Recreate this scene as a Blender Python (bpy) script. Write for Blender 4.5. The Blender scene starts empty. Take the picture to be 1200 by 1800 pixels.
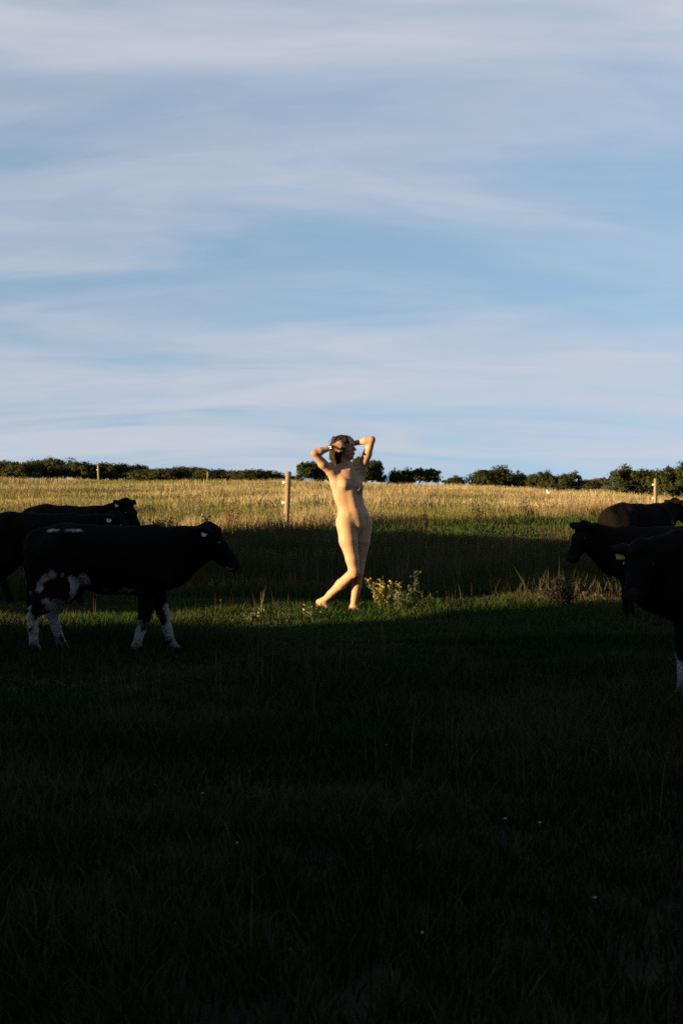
import bpy, bmesh, math, random
import numpy as np
from mathutils import Vector

# ------------------------------------------------------------------ camera, sky, sun, exposure
SC = bpy.context.scene
COL = SC.collection
R = math.radians
CAM_H, HORIZON, FPX = 1.26, 843.0, 2500.0          # metres, pixel row of the level horizon, focal length in pixels

cd = bpy.data.cameras.new('camera')
cam = bpy.data.objects.new('camera', cd); COL.objects.link(cam)
cd.sensor_fit = 'VERTICAL'; cd.sensor_height = 36.0; cd.lens = 50.0
cd.clip_start = 0.05; cd.clip_end = 8000
cd.dof.use_dof = True; cd.dof.focus_distance = 13.3; cd.dof.aperture_fstop = 7.0
cam.location = (0, 0, CAM_H)
cam.rotation_euler = (R(90) - math.atan((900 - HORIZON) / FPX), 0, 0)
SC.camera = cam

SUN_EL = R(6.5)
SUN_H = np.array([-0.91, -0.42]); SUN_H /= np.linalg.norm(SUN_H)      # horizontal direction towards the sun
SUN_N = np.array([SUN_H[1], -SUN_H[0]])                               # across the light, pointing away from the camera
TO_SUN = Vector((SUN_H[0] * math.cos(SUN_EL), SUN_H[1] * math.cos(SUN_EL), math.sin(SUN_EL)))

sl = bpy.data.lights.new('sun', 'SUN'); sl.energy = 5.0; sl.angle = R(0.5); sl.color = (1.0, 0.70, 0.37)
so = bpy.data.objects.new('sun', sl); COL.objects.link(so)
so.rotation_euler = TO_SUN.to_track_quat('Z', 'Y').to_euler()
so.location = (-30, -14, 20)

W = bpy.data.worlds.new('World'); SC.world = W; W.use_nodes = True
nt = W.node_tree; nt.nodes.clear()
def N(tree, kind, **kw):
    n = tree.nodes.new(kind)
    for k, v in kw.items():
        if k == 'ins':
            for i, val in v.items(): n.inputs[i].default_value = val
        else: setattr(n, k, v)
    return n
def L(tree, a, b): tree.links.new(a, b)
def ramp(n, stops):
    e = n.color_ramp.elements
    while len(e) < len(stops): e.new(0.5)
    for el, (p, c) in zip(e, stops):
        el.position = p; el.color = (c, c, c, 1) if not isinstance(c, tuple) else (*c, 1)

tc = N(nt, 'ShaderNodeTexCoord')
sep = N(nt, 'ShaderNodeSeparateXYZ'); L(nt, tc.outputs['Generated'], sep.inputs[0])
zc = N(nt, 'ShaderNodeMath', operation='MAXIMUM', ins={1: 0.0}); L(nt, sep.outputs[2], zc.inputs[0])
zs = N(nt, 'ShaderNodeMath', operation='MULTIPLY_ADD', ins={1: 0.55, 2: 0.27}); L(nt, zc.outputs[0], zs.inputs[0])   # the milky low air takes its colour from higher up
comb = N(nt, 'ShaderNodeCombineXYZ'); L(nt, sep.outputs[0], comb.inputs[0]); L(nt, sep.outputs[1], comb.inputs[1]); L(nt, zs.outputs[0], comb.inputs[2])
sky = N(nt, 'ShaderNodeTexSky', sky_type='NISHITA', sun_disc=False, sun_elevation=SUN_EL,
        sun_rotation=math.atan2(SUN_H[0], SUN_H[1]), air_density=1.0, dust_density=0.1, ozone_density=1.6)
L(nt, comb.outputs[0], sky.inputs['Vector']) if 'Vector' in sky.inputs else None
# thin stratus and cirrus on a plane high above
zo = N(nt, 'ShaderNodeMath', operation='ADD', ins={1: 0.22}); L(nt, zc.outputs[0], zo.inputs[0])
dx = N(nt, 'ShaderNodeMath', operation='DIVIDE'); L(nt, sep.outputs[0], dx.inputs[0]); L(nt, zo.outputs[0], dx.inputs[1])
dy = N(nt, 'ShaderNodeMath', operation='DIVIDE'); L(nt, sep.outputs[1], dy.inputs[0]); L(nt, zo.outputs[0], dy.inputs[1])
cp = N(nt, 'ShaderNodeCombineXYZ'); L(nt, dx.outputs[0], cp.inputs[0]); L(nt, dy.outputs[0], cp.inputs[1])
mp = N(nt, 'ShaderNodeMapping'); mp.inputs['Rotation'].default_value = (0, 0, R(-5)); mp.inputs['Scale'].default_value = (1.25, 3.0, 1)
mp.inputs['Location'].default_value = (3.1, 0.35, 0)
L(nt, cp.outputs[0], mp.inputs[0])
n1 = N(nt, 'ShaderNodeTexNoise', ins={'Scale': 1.0, 'Detail': 6.0, 'Roughness': 0.5, 'Distortion': 0.9}); L(nt, mp.outputs[0], n1.inputs['Vector'])
mp2 = N(nt, 'ShaderNodeMapping'); mp2.inputs['Rotation'].default_value = (0, 0, R(-9)); mp2.inputs['Scale'].default_value = (3.4, 9.0, 1)
L(nt, cp.outputs[0], mp2.inputs[0])
n2 = N(nt, 'ShaderNodeTexNoise', ins={'Scale': 1.0, 'Detail': 6.0, 'Roughness': 0.6, 'Distortion': 0.8}); L(nt, mp2.outputs[0], n2.inputs['Vector'])
# cover by elevation: a bank low down, a clearer band, a veil above
el = N(nt, 'ShaderNodeMapRange', ins={1: 0.0, 2: 0.5, 3: 0.0, 4: 1.0}); L(nt, sep.outputs[2], el.inputs[0])
er = N(nt, 'ShaderNodeValToRGB'); er.color_ramp.interpolation = 'EASE'
ramp(er, [(0.0, 0.56), (0.10, 0.62), (0.17, 0.66), (0.24, 0.34), (0.36, 0.36), (0.50, 0.46), (0.60, 0.68), (1.0, 0.22)])
L(nt, el.outputs[0], er.inputs[0])
a1 = N(nt, 'ShaderNodeMath', operation='MULTIPLY_ADD', ins={1: 1.3, 2: -0.65}); L(nt, n1.outputs[0], a1.inputs[0])
a2 = N(nt, 'ShaderNodeMath', operation='MULTIPLY_ADD', ins={1: 0.28, 2: -0.14}); L(nt, n2.outputs[0], a2.inputs[0])
s1 = N(nt, 'ShaderNodeMath', operation='ADD'); L(nt, a1.outputs[0], s1.inputs[0]); L(nt, a2.outputs[0], s1.inputs[1])
s2 = N(nt, 'ShaderNodeMath', operation='ADD'); L(nt, s1.outputs[0], s2.inputs[0]); L(nt, er.outputs[0], s2.inputs[1])
cm = N(nt, 'ShaderNodeMapRange', interpolation_type='SMOOTHSTEP', ins={1: 0.02, 2: 1.02, 3: 0.08, 4: 0.92}); L(nt, s2.outputs[0], cm.inputs[0])
tint = N(nt, 'ShaderNodeMix', data_type='RGBA', blend_type='MULTIPLY'); tint.inputs[0].default_value = 1.0
L(nt, sky.outputs[0], tint.inputs[6]); tint.inputs[7].default_value = (1.09, 1.12, 1.15, 1)
mix = N(nt, 'ShaderNodeMix', data_type='RGBA'); L(nt, cm.outputs[0], mix.inputs[0])
L(nt, tint.outputs[2], mix.inputs[6]); mix.inputs[7].default_value = (2.45, 2.50, 2.80, 1)
bg = N(nt, 'ShaderNodeBackground'); bg.inputs[1].default_value = 0.065; L(nt, mix.outputs[2], bg.inputs[0])
wo = N(nt, 'ShaderNodeOutputWorld'); L(nt, bg.outputs[0], wo.inputs[0])

vs = SC.view_settings
vs.view_transform = 'Standard'; vs.look = 'None'; vs.gamma = 1.0; vs.use_curve_mapping = False
vs.exposure = 1.95
SC.render.engine = 'CYCLES'
SC.cycles.filter_width = 1.6
SC.cycles.max_bounces = 5; SC.cycles.transparent_max_bounces = 4
SC.cycles.use_denoising = False

# ------------------------------------------------------------------ helpers
rng = np.random.default_rng(7)
random.seed(7)

def tag(o, label=None, cat=None, group=None, kind=None):
    if label: o['label'] = label
    if cat: o['category'] = cat
    if group: o['group'] = group
    if kind: o['kind'] = kind
    return o
def empty(name, loc, rz=0.0):
    o = bpy.data.objects.new(name, None); COL.objects.link(o)
    o.location = loc; o.rotation_euler = (0, 0, rz); o.empty_display_size = 0.2
    return o
def link(name, me, parent=None, mat=None):
    o = bpy.data.objects.new(name, me); COL.objects.link(o)
    if parent: o.parent = parent
    if mat and not me.materials: me.materials.append(mat)
    return o
def np_mesh(name, verts, tris=None, quads=None, colors=None, smooth=False, mat=None):
    me = bpy.data.meshes.new(name)
    verts = np.asarray(verts, np.float32)
    nt_, nq = (0 if tris is None else len(tris)), (0 if quads is None else len(quads))
    me.vertices.add(len(verts)); me.vertices.foreach_set('co', verts.ravel())
    loops = []; starts = []
    if nq: loops.append(np.asarray(quads, np.int32).ravel()); starts.append(np.arange(nq) * 4)
    if nt_: loops.append(np.asarray(tris, np.int32).ravel()); starts.append(np.arange(nt_) * 3 + nq * 4)
    lp = np.concatenate(loops); st = np.concatenate(starts).astype(np.int32)
    me.loops.add(len(lp)); me.loops.foreach_set('vertex_index', lp)
    me.polygons.add(nt_ + nq); me.polygons.foreach_set('loop_start', st)
    if colors is not None:
        c = np.ones((len(verts), 4), np.float32); c[:, :3] = colors
        at = me.color_attributes.new('Col', 'FLOAT_COLOR', 'POINT'); at.data.foreach_set('color', c.ravel())
    me.update(calc_edges=True); me.validate()
    me.polygons.foreach_set('use_smooth', np.full(nt_ + nq, smooth))
    if mat: me.materials.append(mat)
    return me

def vnoise(p, seed=0):
    """value noise in 2D or 3D, 0..1"""
    p = np.asarray(p, float); i = np.floor(p).astype(np.int64); f = p - i; f = f * f * (3 - 2 * f)
    d = p.shape[1]; out = np.zeros(len(p))
    for c in range(2 ** d):
        w = np.ones(len(p)); h = np.full(len(p), seed * 374761393, np.int64)
        for k in range(d):
            b = (c >> k) & 1
            w *= f[:, k] if b else 1 - f[:, k]
            h = h * 668265263 + (i[:, k] + b) * (2246822519 + 40503 * k)
        h = (h ^ (h >> 13)) * 1274126177; h = h ^ (h >> 16)
        out += w * ((h & 0xffff) / 65535.0)
    return out
def fbm(p, seed=0, oct=3):
    s = 0; a = 0.5; t = 0
    for o in range(oct):
        s = s + a * vnoise(np.asarray(p) * 2 ** o, seed + o); t += a; a *= 0.5
    return s / t

# ------------------------------------------------------------------ materials
def new_mat(name):
    m = bpy.data.materials.new(name); m.use_nodes = True
    t = m.node_tree; t.nodes.clear()
    out = t.nodes.new('ShaderNodeOutputMaterial')
    return m, t, out
def blade_mat(name, trans=0.3, rough=0.6, spec=0.25):
    m, t, out = new_mat(name)
    at = N(t, 'ShaderNodeAttribute', attribute_name='Col')
    p = N(t, 'ShaderNodeBsdfPrincipled'); p.inputs['Roughness'].default_value = rough; p.inputs['Specular IOR Level'].default_value = spec
    L(t, at.outputs['Color'], p.inputs['Base Color'])
    tr = N(t, 'ShaderNodeBsdfTranslucent'); L(t, at.outputs['Color'], tr.inputs[0])
    mx = N(t, 'ShaderNodeMixShader'); mx.inputs[0].default_value = trans
    L(t, p.outputs[0], mx.inputs[1]); L(t, tr.outputs[0], mx.inputs[2]); L(t, mx.outputs[0], out.inputs[0])
    return m
def col_mat(name, rough=0.6, spec=0.3, sss=0.0, bump=0.0, bscale=40, noise_mul=0.0, nscale=(30, 30, 30)):
    """colour from the mesh's own colour attribute with grain and fine relief on top"""
    m, t, out = new_mat(name)
    at = N(t, 'ShaderNodeAttribute', attribute_name='Col')
    p = N(t, 'ShaderNodeBsdfPrincipled'); p.inputs['Roughness'].default_value = rough; p.inputs['Specular IOR Level'].default_value = spec
    src = at.outputs['Color']
    co = N(t, 'ShaderNodeTexCoord')
    if noise_mul:
        mpn = N(t, 'ShaderNodeMapping'); mpn.inputs['Scale'].default_value = nscale; L(t, co.outputs['Object'], mpn.inputs[0])
        nn = N(t, 'ShaderNodeTexNoise', ins={'Scale': 1.0, 'Detail': 4.0}); L(t, mpn.outputs[0], nn.inputs['Vector'])
        mr = N(t, 'ShaderNodeMapRange', ins={1: 0.25, 2: 0.75, 3: 1 - noise_mul, 4: 1 + noise_mul}); L(t, nn.outputs[0], mr.inputs[0])
        mm = N(t, 'ShaderNodeVectorMath', operation='SCALE'); L(t, src, mm.inputs[0]); L(t, mr.outputs[0], mm.inputs['Scale'])
        src = mm.outputs[0]
    L(t, src, p.inputs['Base Color'])
    if sss:
        p.inputs['Subsurface Weight'].default_value = sss; p.inputs['Subsurface Radius'].default_value = (1, 0.35, 0.2); p.inputs['Subsurface Scale'].default_value = 0.012
    if bump:
        nb = N(t, 'ShaderNodeTexNoise', ins={'Scale': bscale, 'Detail': 5.0}); L(t, co.outputs['Object'], nb.inputs['Vector'])
        bp = N(t, 'ShaderNodeBump', ins={'Strength': bump, 'Distance': 0.02}); L(t, nb.outputs[0], bp.inputs['Height']); L(t, bp.outputs[0], p.inputs['Normal'])
    L(t, p.outputs[0], out.inputs[0])
    return m
def plain_mat(name, c1, c2, scale=(8, 8, 8), rough=0.8, bump=0.3, metal=0.0):
    m, t, out = new_mat(name)
    co = N(t, 'ShaderNodeTexCoord'); mp_ = N(t, 'ShaderNodeMapping'); mp_.inputs['Scale'].default_value = scale
    L(t, co.outputs['Object'], mp_.inputs[0])
    nn = N(t, 'ShaderNodeTexNoise', ins={'Scale': 1.0, 'Detail': 6.0, 'Roughness': 0.6}); L(t, mp_.outputs[0], nn.inputs['Vector'])
    rr = N(t, 'ShaderNodeValToRGB'); ramp(rr, [(0.3, c1), (0.7, c2)]); L(t, nn.outputs[0], rr.inputs[0])
    p = N(t, 'ShaderNodeBsdfPrincipled'); p.inputs['Roughness'].default_value = rough; p.inputs['Metallic'].default_value = metal
    L(t, rr.outputs[0], p.inputs['Base Color'])
    if bump:
        bp = N(t, 'ShaderNodeBump', ins={'Strength': bump, 'Distance': 0.01}); L(t, nn.outputs[0], bp.inputs['Height']); L(t, bp.outputs[0], p.inputs['Normal'])
    L(t, p.outputs[0], out.inputs[0])
    return m
M_GRASS = blade_mat('grass_blade', 0.2, 0.8, 0.04)
M_LEAF = blade_mat('bush_leaf', 0.2, 0.8, 0.05)
M_WEED = blade_mat('weed_leaf', 0.3, 0.6, 0.2)
M_BARK = plain_mat('bark', (0.03, 0.022, 0.016), (0.10, 0.075, 0.05), (12, 12, 3))
M_STEM = plain_mat('weed_stem', (0.02, 0.02, 0.009), (0.05, 0.04, 0.02), (20, 20, 20), bump=0)
M_POST = plain_mat('weathered_post', (0.085, 0.066, 0.034), (0.20, 0.155, 0.08), (40, 40, 2.5), 0.85, 0.6)
M_WHITE = plain_mat('white_plastic', (0.65, 0.65, 0.62), (0.8, 0.8, 0.78), (30, 30, 30), 0.4, 0)
M_WIRE = plain_mat('fence_cord', (0.25, 0.24, 0.2), (0.5, 0.48, 0.4), (3, 3, 3), 0.6, 0)
M_YTAG = plain_mat('yellow_tag', (0.55, 0.42, 0.04), (0.7, 0.55, 0.08), (30, 30, 30), 0.45, 0)
M_METAL = plain_mat('silver', (0.7, 0.7, 0.68), (0.85, 0.84, 0.8), (30, 30, 30), 0.25, 0, 1.0)
M_HIDE = col_mat('cow_hide', 0.85, 0.03, bump=0.6, bscale=55, noise_mul=0.35, nscale=(25, 25, 60))
M_SKIN = col_mat('skin', 0.62, 0.22, sss=0.12, bump=0.03, bscale=60, noise_mul=0.05, nscale=(14, 14, 14))
M_HAIR = col_mat('hair', 0.6, 0.1, bump=0.7, bscale=60, noise_mul=0.5, nscale=(90, 90, 12))
M_EYE = plain_mat('dark_eye', (0.006, 0.005, 0.004), (0.02, 0.014, 0.01), (30, 30, 30), 0.1, 0)

# ------------------------------------------------------------------ the ground
def terrain(x, y):
    x = np.asarray(x, float); y = np.asarray(y, float)
    u = np.clip(x / np.maximum(y, 20), -0.32, 0.32)
    zf = np.interp(u, [-0.32, -0.24, -0.04, 0.0, 0.10, 0.18, 0.24, 0.32], [1.16, 1.12, 0.92, 0.72, 0.52, 0.16, -0.12, -.3])
    s = np.clip((y - 17) / 83, 0, 1)
    z = zf * s ** 1.12
    r = np.hypot(x, y)
    z = z - np.clip(r - 125, 0, None) * 0.012
    near = np.clip(1 - r / 60, 0, 1)
    z = z + near * 0.05 * (fbm(np.stack([x.ravel() * 0.5, y.ravel() * 0.5], 1), 3, 2).reshape(x.shape) - 0.5)
    return z
def px_to(px, D, z=None):
    """a place in the field: across from the picture column at depth D, standing on the ground"""
    X = (px - 600) / FPX * D
    return Vector((X, D, float(terrain(np.array([X]), np.array([D]))[0]) if z is None else z))

gx = np.concatenate([-np.geomspace(4000, 24, 26), np.linspace(-22, 22, 133), np.geomspace(24, 4000, 26)])
gy = np.concatenate([-np.geomspace(3000, 6, 22), np.linspace(-4, 60, 161), np.linspace(61, 140, 60), np.geomspace(145, 5000, 30)])
GX, GY = np.meshgrid(gx, gy, indexing='ij')
GZ = terrain(GX, GY)
nx_, ny_ = GX.shape
idx = np.arange(nx_ * ny_).reshape(nx_, ny_)
q = np.stack([idx[:-1, :-1], idx[1:, :-1], idx[1:, 1:], idx[:-1, 1:]], -1).reshape(-1, 4)
m, t, out = new_mat('pasture_soil')
co = N(t, 'ShaderNodeTexCoord')
na = N(t, 'ShaderNodeTexNoise', ins={'Scale': 0.22, 'Detail': 6.0, 'Roughness': 0.65}); L(t, co.outputs['Object'], na.inputs['Vector'])
nb = N(t, 'ShaderNodeTexNoise', ins={'Scale': 14.0, 'Detail': 6.0, 'Roughness': 0.7}); L(t, co.outputs['Object'], nb.inputs['Vector'])
ra = N(t, 'ShaderNodeValToRGB'); ramp(ra, [(0.35, (0.008, 0.010, 0.005)), (0.5, (0.014, 0.014, 0.007)), (0.66, (0.028, 0.021, 0.012))]); L(t, na.outputs[0], ra.inputs[0])
rb = N(t, 'ShaderNodeMapRange', ins={1: 0.3, 2: 0.7, 3: 0.45, 4: 1.2}); L(t, nb.outputs[0], rb.inputs[0])
sc_ = N(t, 'ShaderNodeVectorMath', operation='SCALE'); L(t, ra.outputs[0], sc_.inputs[0]); L(t, rb.outputs[0], sc_.inputs['Scale'])
pr = N(t, 'ShaderNodeBsdfPrincipled'); pr.inputs['Roughness'].default_value = 0.95; pr.inputs['Specular IOR Level'].default_value = 0.1
L(t, sc_.outputs[0], pr.inputs['Base Color'])
bp = N(t, 'ShaderNodeBump', ins={'Strength': 0.8, 'Distance': 0.03}); L(t, nb.outputs[0], bp.inputs['Height']); L(t, bp.outputs[0], pr.inputs['Normal'])
L(t, pr.outputs[0], out.inputs[0])
ground = link('ground', np_mesh('ground', np.stack([GX.ravel(), GY.ravel(), GZ.ravel()], 1), quads=q, smooth=True, mat=m))
tag(ground, kind='structure')

# a low heath hill far behind the right-hand bushes
def hill(px, D, wid, hgt, name):
    c = px_to(px, D)
    a = np.linspace(-1, 1, 40); b = np.linspace(-1, 1, 20)
    A, B = np.meshgrid(a, b, indexing='ij')
    prof = np.clip(1 - A ** 2, 0, 1) ** 1.5 * np.clip(1 - B ** 2, 0, 1) ** 1.2
    Z = prof * hgt * (0.8 + 0.4 * fbm(np.stack([A.ravel() * 4, B.ravel() * 3], 1), 9).reshape(A.shape)) - 0.6
    V = np.stack([c.x + A * wid, c.y + B * wid * 0.5, c.z + Z], -1).reshape(-1, 3)
    i2 = np.arange(800).reshape(40, 20)
    qq = np.stack([i2[:-1, :-1], i2[1:, :-1], i2[1:, 1:], i2[:-1, 1:]], -1).reshape(-1, 4)
    tag(link(name, np_mesh(name, V, quads=qq, smooth=True, mat=plain_mat('heath', (0.03, 0.028, 0.014), (0.085, 0.055, 0.035), (0.6, 0.6, 0.6), 0.95, 0.2))), kind='structure')
hill(1046, 320, 7, 4.2, 'hill')

# ------------------------------------------------------------------ grass
def fence_y(x): return 31 + (x + 1.2) * 1.327            # the fence line: grazed on this side, rank beyond

def blades(P, hgt, wid, azim, lean, cb, ct, segs=2, bend=1.6):
    """P (n,3) base; each blade a tapering strip leaning along azim. Returns verts, quads, tris, colours"""
    n = len(P)
    face = rng.uniform(0, math.pi, n)
    sx = np.cos(face) * wid * 0.5; sy = np.sin(face) * wid * 0.5
    lx = np.cos(azim) * lean; ly = np.sin(azim) * lean
    lev = np.linspace(0, 1, segs + 1)
    V = []; C = []
    for k, t_ in enumerate(lev):
        off = t_ ** bend
        cx = P[:, 0] + lx * hgt * off; cy = P[:, 1] + ly * hgt * off
        cz = P[:, 2] + hgt * t_ * np.sqrt(np.clip(1 - (lean * t_) ** 2 * 0.5, 0.3, 1)) - (0.012 if k == 0 else 0)
        colk = cb * (1 - t_) + ct * t_
        if k < segs:
            w = 1 - 0.5 * t_ ** 2
            V += [np.stack([cx - sx * w, cy - sy * w, cz], 1), np.stack([cx + sx * w, cy + sy * w, cz], 1)]
            C += [colk, colk]
        else:
            V.append(np.stack([cx, cy, cz], 1)); C.append(colk)
    nv = 2 * segs + 1
    V = np.stack(V, 1).reshape(-1, 3); C = np.stack(C, 1).reshape(-1, 3)
    base = np.arange(n)[:, None] * nv
    Q = [base + np.array([[2 * k, 2 * k + 1, 2 * k + 3, 2 * k + 2]]) for k in range(segs - 1)]
    Q = np.concatenate(Q) if Q else None
    T = base + np.array([[2 * segs - 2, 2 * segs - 1, 2 * segs]])
    return V, Q, T, C
def grass_object(name, parts, label):
    Vs, Qs, Ts, Cs = [], [], [], []; o = 0
    for V, Q, T, C in parts:
        Vs.append(V); Cs.append(C); Ts.append(T + o)
        if Q is not None: Qs.append(Q + o)
        o += len(V)
    me = np_mesh(name, np.concatenate(Vs), np.concatenate(Ts), np.concatenate(Qs) if Qs else None, np.concatenate(Cs), mat=M_GRASS)
    ob = link(name, me); tag(ob, label, 'grass', kind='stuff')
    return ob
def wedge(n, d0, d1, marg=1.2, slope=0.262):
    d = np.sqrt(rng.uniform(d0 ** 2, d1 ** 2, n))
    x = rng.uniform(-1, 1, n) * (slope * d + marg)
    return np.stack([x, d], 1)
def lerp(a, b, t_): return np.asarray(a) * (1 - t_[:, None]) + np.asarray(b) * t_[:, None]
def tufts(cen, per, spread):
    n = len(cen)
    i = np.repeat(np.arange(n), per)
    a = rng.uniform(0, 2 * math.pi, len(i)); r = np.abs(rng.normal(0, 1, len(i))) * spread[i]
    p = cen[i] + np.stack([np.cos(a), np.sin(a)], 1) * r[:, None]
    return p, a, i
def on_ground(p): return np.column_stack([p, terrain(p[:, 0], p[:, 1])])

def pasture(d0, d1, ntuft, per, h0, h1, w, segs, light_mul=1.0, dryb=0.0):
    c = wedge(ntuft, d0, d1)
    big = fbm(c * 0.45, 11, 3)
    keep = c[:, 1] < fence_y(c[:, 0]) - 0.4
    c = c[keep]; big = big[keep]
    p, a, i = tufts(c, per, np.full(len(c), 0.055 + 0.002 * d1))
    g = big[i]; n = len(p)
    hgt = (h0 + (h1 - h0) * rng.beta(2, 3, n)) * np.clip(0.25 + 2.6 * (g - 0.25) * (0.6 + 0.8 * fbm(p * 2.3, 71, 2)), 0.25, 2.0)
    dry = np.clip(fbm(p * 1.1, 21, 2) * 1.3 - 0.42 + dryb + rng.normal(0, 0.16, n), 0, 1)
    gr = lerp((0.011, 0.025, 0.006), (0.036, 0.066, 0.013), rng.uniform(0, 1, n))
    ct = gr * light_mul  # shade and sunlight painted into the green, zone by zone
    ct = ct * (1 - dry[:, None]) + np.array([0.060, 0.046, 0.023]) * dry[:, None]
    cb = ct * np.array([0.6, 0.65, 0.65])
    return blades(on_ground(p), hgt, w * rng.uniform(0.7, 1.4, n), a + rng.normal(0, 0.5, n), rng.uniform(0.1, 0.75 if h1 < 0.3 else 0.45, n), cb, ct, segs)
parts = [pasture(2.6, 7.0, 4600, 13, 0.05, 0.16, 0.006, 3, .50, -.05),  # two nearest zones darkened to deepen the shade, the strip zone brightened as sunlit
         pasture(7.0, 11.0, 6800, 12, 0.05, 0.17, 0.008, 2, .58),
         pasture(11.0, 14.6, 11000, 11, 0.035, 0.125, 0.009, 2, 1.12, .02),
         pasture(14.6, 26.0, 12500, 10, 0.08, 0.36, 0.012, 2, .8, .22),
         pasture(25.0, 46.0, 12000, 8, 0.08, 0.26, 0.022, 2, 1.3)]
# trampled dead stalks standing in the pasture, mostly in its rougher half
def stalks(n, d0, d1, h0, h1, w, cond=None):
    c = wedge(n, d0, d1)
    k = (fbm(c * 0.6, 33, 2) > 0.5) & (c[:, 1] < fence_y(c[:, 0]))
    if cond is not None: k &= cond(c)
    p, a, i = tufts(c[k], 4, np.full(k.sum(), 0.07)); n = len(p)
    hgt = rng.uniform(h0, h1, n)
    ct = lerp((0.03, 0.022, 0.013), (0.10, 0.075, 0.042), rng.uniform(0, 1, n))
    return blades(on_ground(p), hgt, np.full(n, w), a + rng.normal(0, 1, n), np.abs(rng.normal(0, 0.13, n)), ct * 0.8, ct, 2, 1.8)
parts += [stalks(150, 3.5, 11, 0.15, 0.40, 0.004), stalks(2600, 14.8, 28, 0.20, 0.55, 0.007), stalks(170, 11, 14.5, 0.12, 0.28, 0.004)]
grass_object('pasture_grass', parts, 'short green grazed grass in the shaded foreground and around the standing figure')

# rank dry grass of the field beyond the fence
def rank(d0, d1, ntuft, per, w, segs, hscale=1.0):
    c = wedge(ntuft, d0, d1, 2.5)
    c = c[c[:, 1] > fence_y(c[:, 0]) + rng.normal(0, 0.35, len(c))]
    c = c[fbm(np.stack([c[:, 0] * 0.55, c[:, 1] * 0.30], 1), 91, 3) > 0.40 - 0.12 * rng.uniform(0, 1, len(c))]      # flattened gaps
    st = np.stack([c[:, 0] * 0.10, c[:, 1] * 0.16], 1)
    green = np.clip((fbm(st, 41, 3) - 0.45) * 6.5 + 0.30 * np.clip((c[:, 1] - 45) / 40, 0, 1), 0, 1)
    edge = np.exp(-np.clip(c[:, 1] - fence_y(c[:, 0]), 0, 60) / 3.5)
    p, a, i = tufts(c, per, np.full(len(c), 0.11 + 0.0016 * d1))
    g = green[i]; e = edge[i]; n = len(p)
    tall = fbm(p * 0.35, 55, 2)
    hgt = hscale * (0.20 + 0.34 * rng.beta(2.2, 2, n)) * (0.6 + 0.8 * tall) * (1 - 0.45 * g) * (1 + 0.15 * e)
    rnd = rng.uniform(0, 1, n)
    straw = lerp((0.20, 0.155, 0.070), (0.42, 0.34, 0.185), rnd)
    rust = lerp((0.12, 0.066, 0.034), (0.28, 0.17, 0.085), rnd)
    gcol = lerp((0.060, 0.078, 0.016), (0.17, 0.16, 0.04), rnd)
    rs = np.clip(e * 0.75 + (fbm(p * 0.22, 77, 2) - 0.55) * 2.0, 0, 1)
    ct = straw * (1 - rs[:, None]) + rust * rs[:, None]
    gg = np.clip(g + rng.normal(0, 0.22, n), 0, 1)[:, None]
    ct = ct * (1 - gg) + gcol * gg
    ct = ct * (0.62 + 0.80 * fbm(np.stack([p[:, 0] * 0.30, p[:, 1] * 0.14], 1), 95, 4))[:, None]
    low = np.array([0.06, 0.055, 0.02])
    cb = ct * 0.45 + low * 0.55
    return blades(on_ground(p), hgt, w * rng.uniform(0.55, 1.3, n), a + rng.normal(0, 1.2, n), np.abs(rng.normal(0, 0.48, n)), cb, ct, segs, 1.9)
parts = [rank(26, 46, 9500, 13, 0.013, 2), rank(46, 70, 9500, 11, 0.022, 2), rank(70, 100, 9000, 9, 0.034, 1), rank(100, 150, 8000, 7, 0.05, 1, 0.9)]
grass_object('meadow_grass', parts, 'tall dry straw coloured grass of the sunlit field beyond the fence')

# ------------------------------------------------------------------ leaves: bushes, trees and hedges
def leaf_cloud(cent, rad, n, size, c_lo, c_hi, seed, shell=0.55, clumps=60, spiky=0.0):
    """leaf-sized faces gathered in clumps through an ellipsoid; returns verts, quads, colours"""
    g = np.random.default_rng(seed)
    d = g.normal(0, 1, (clumps, 3)); d /= np.linalg.norm(d, axis=1)[:, None]
    d[:, 2] = np.where(d[:, 2] < -0.55, -d[:, 2], d[:, 2])
    rr = (shell + (1 - shell) * g.uniform(0, 1, clumps) ** 0.6)[:, None] * (0.78 + 0.42 * g.uniform(0, 1, clumps))[:, None]
    cc = d * rr
    k = g.integers(0, clumps, n)
    off = g.normal(0, 1, (n, 3)); off *= (g.uniform(0, 1, n) ** 0.45 / np.linalg.norm(off, axis=1))[:, None]
    rc = (0.16 + 0.20 * g.uniform(0, 1, clumps))[k][:, None]
    p = cc[k] + off * rc
    p = p * np.asarray(rad) + np.asarray(cent)
    out = off + 0.7 * d[k]; out /= np.linalg.norm(out, axis=1)[:, None]
    u = np.cross(out, g.normal(0, 1, (n, 3))); u /= np.linalg.norm(u, axis=1)[:, None]
    v = np.cross(out, u) + out * g.normal(0.3, 0.5, (n, 1)); v /= np.linalg.norm(v, axis=1)[:, None]
    s = (size * g.uniform(0.6, 1.35, n))[:, None]
    V = np.stack([p - v * s * 0.6, p + u * s * 0.32, p + v * s * 0.75, p - u * s * 0.32], 1).reshape(-1, 3)
    tone = np.clip(g.uniform(0, 1, clumps)[k] * 0.6 + g.uniform(0, 1, n) * 0.4, 0, 1)
    c = lerp(c_lo, c_hi, tone)
    C = np.repeat(c, 4, 0)
    Q = np.arange(4 * n).reshape(n, 4)
    return V, Q, C
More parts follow.
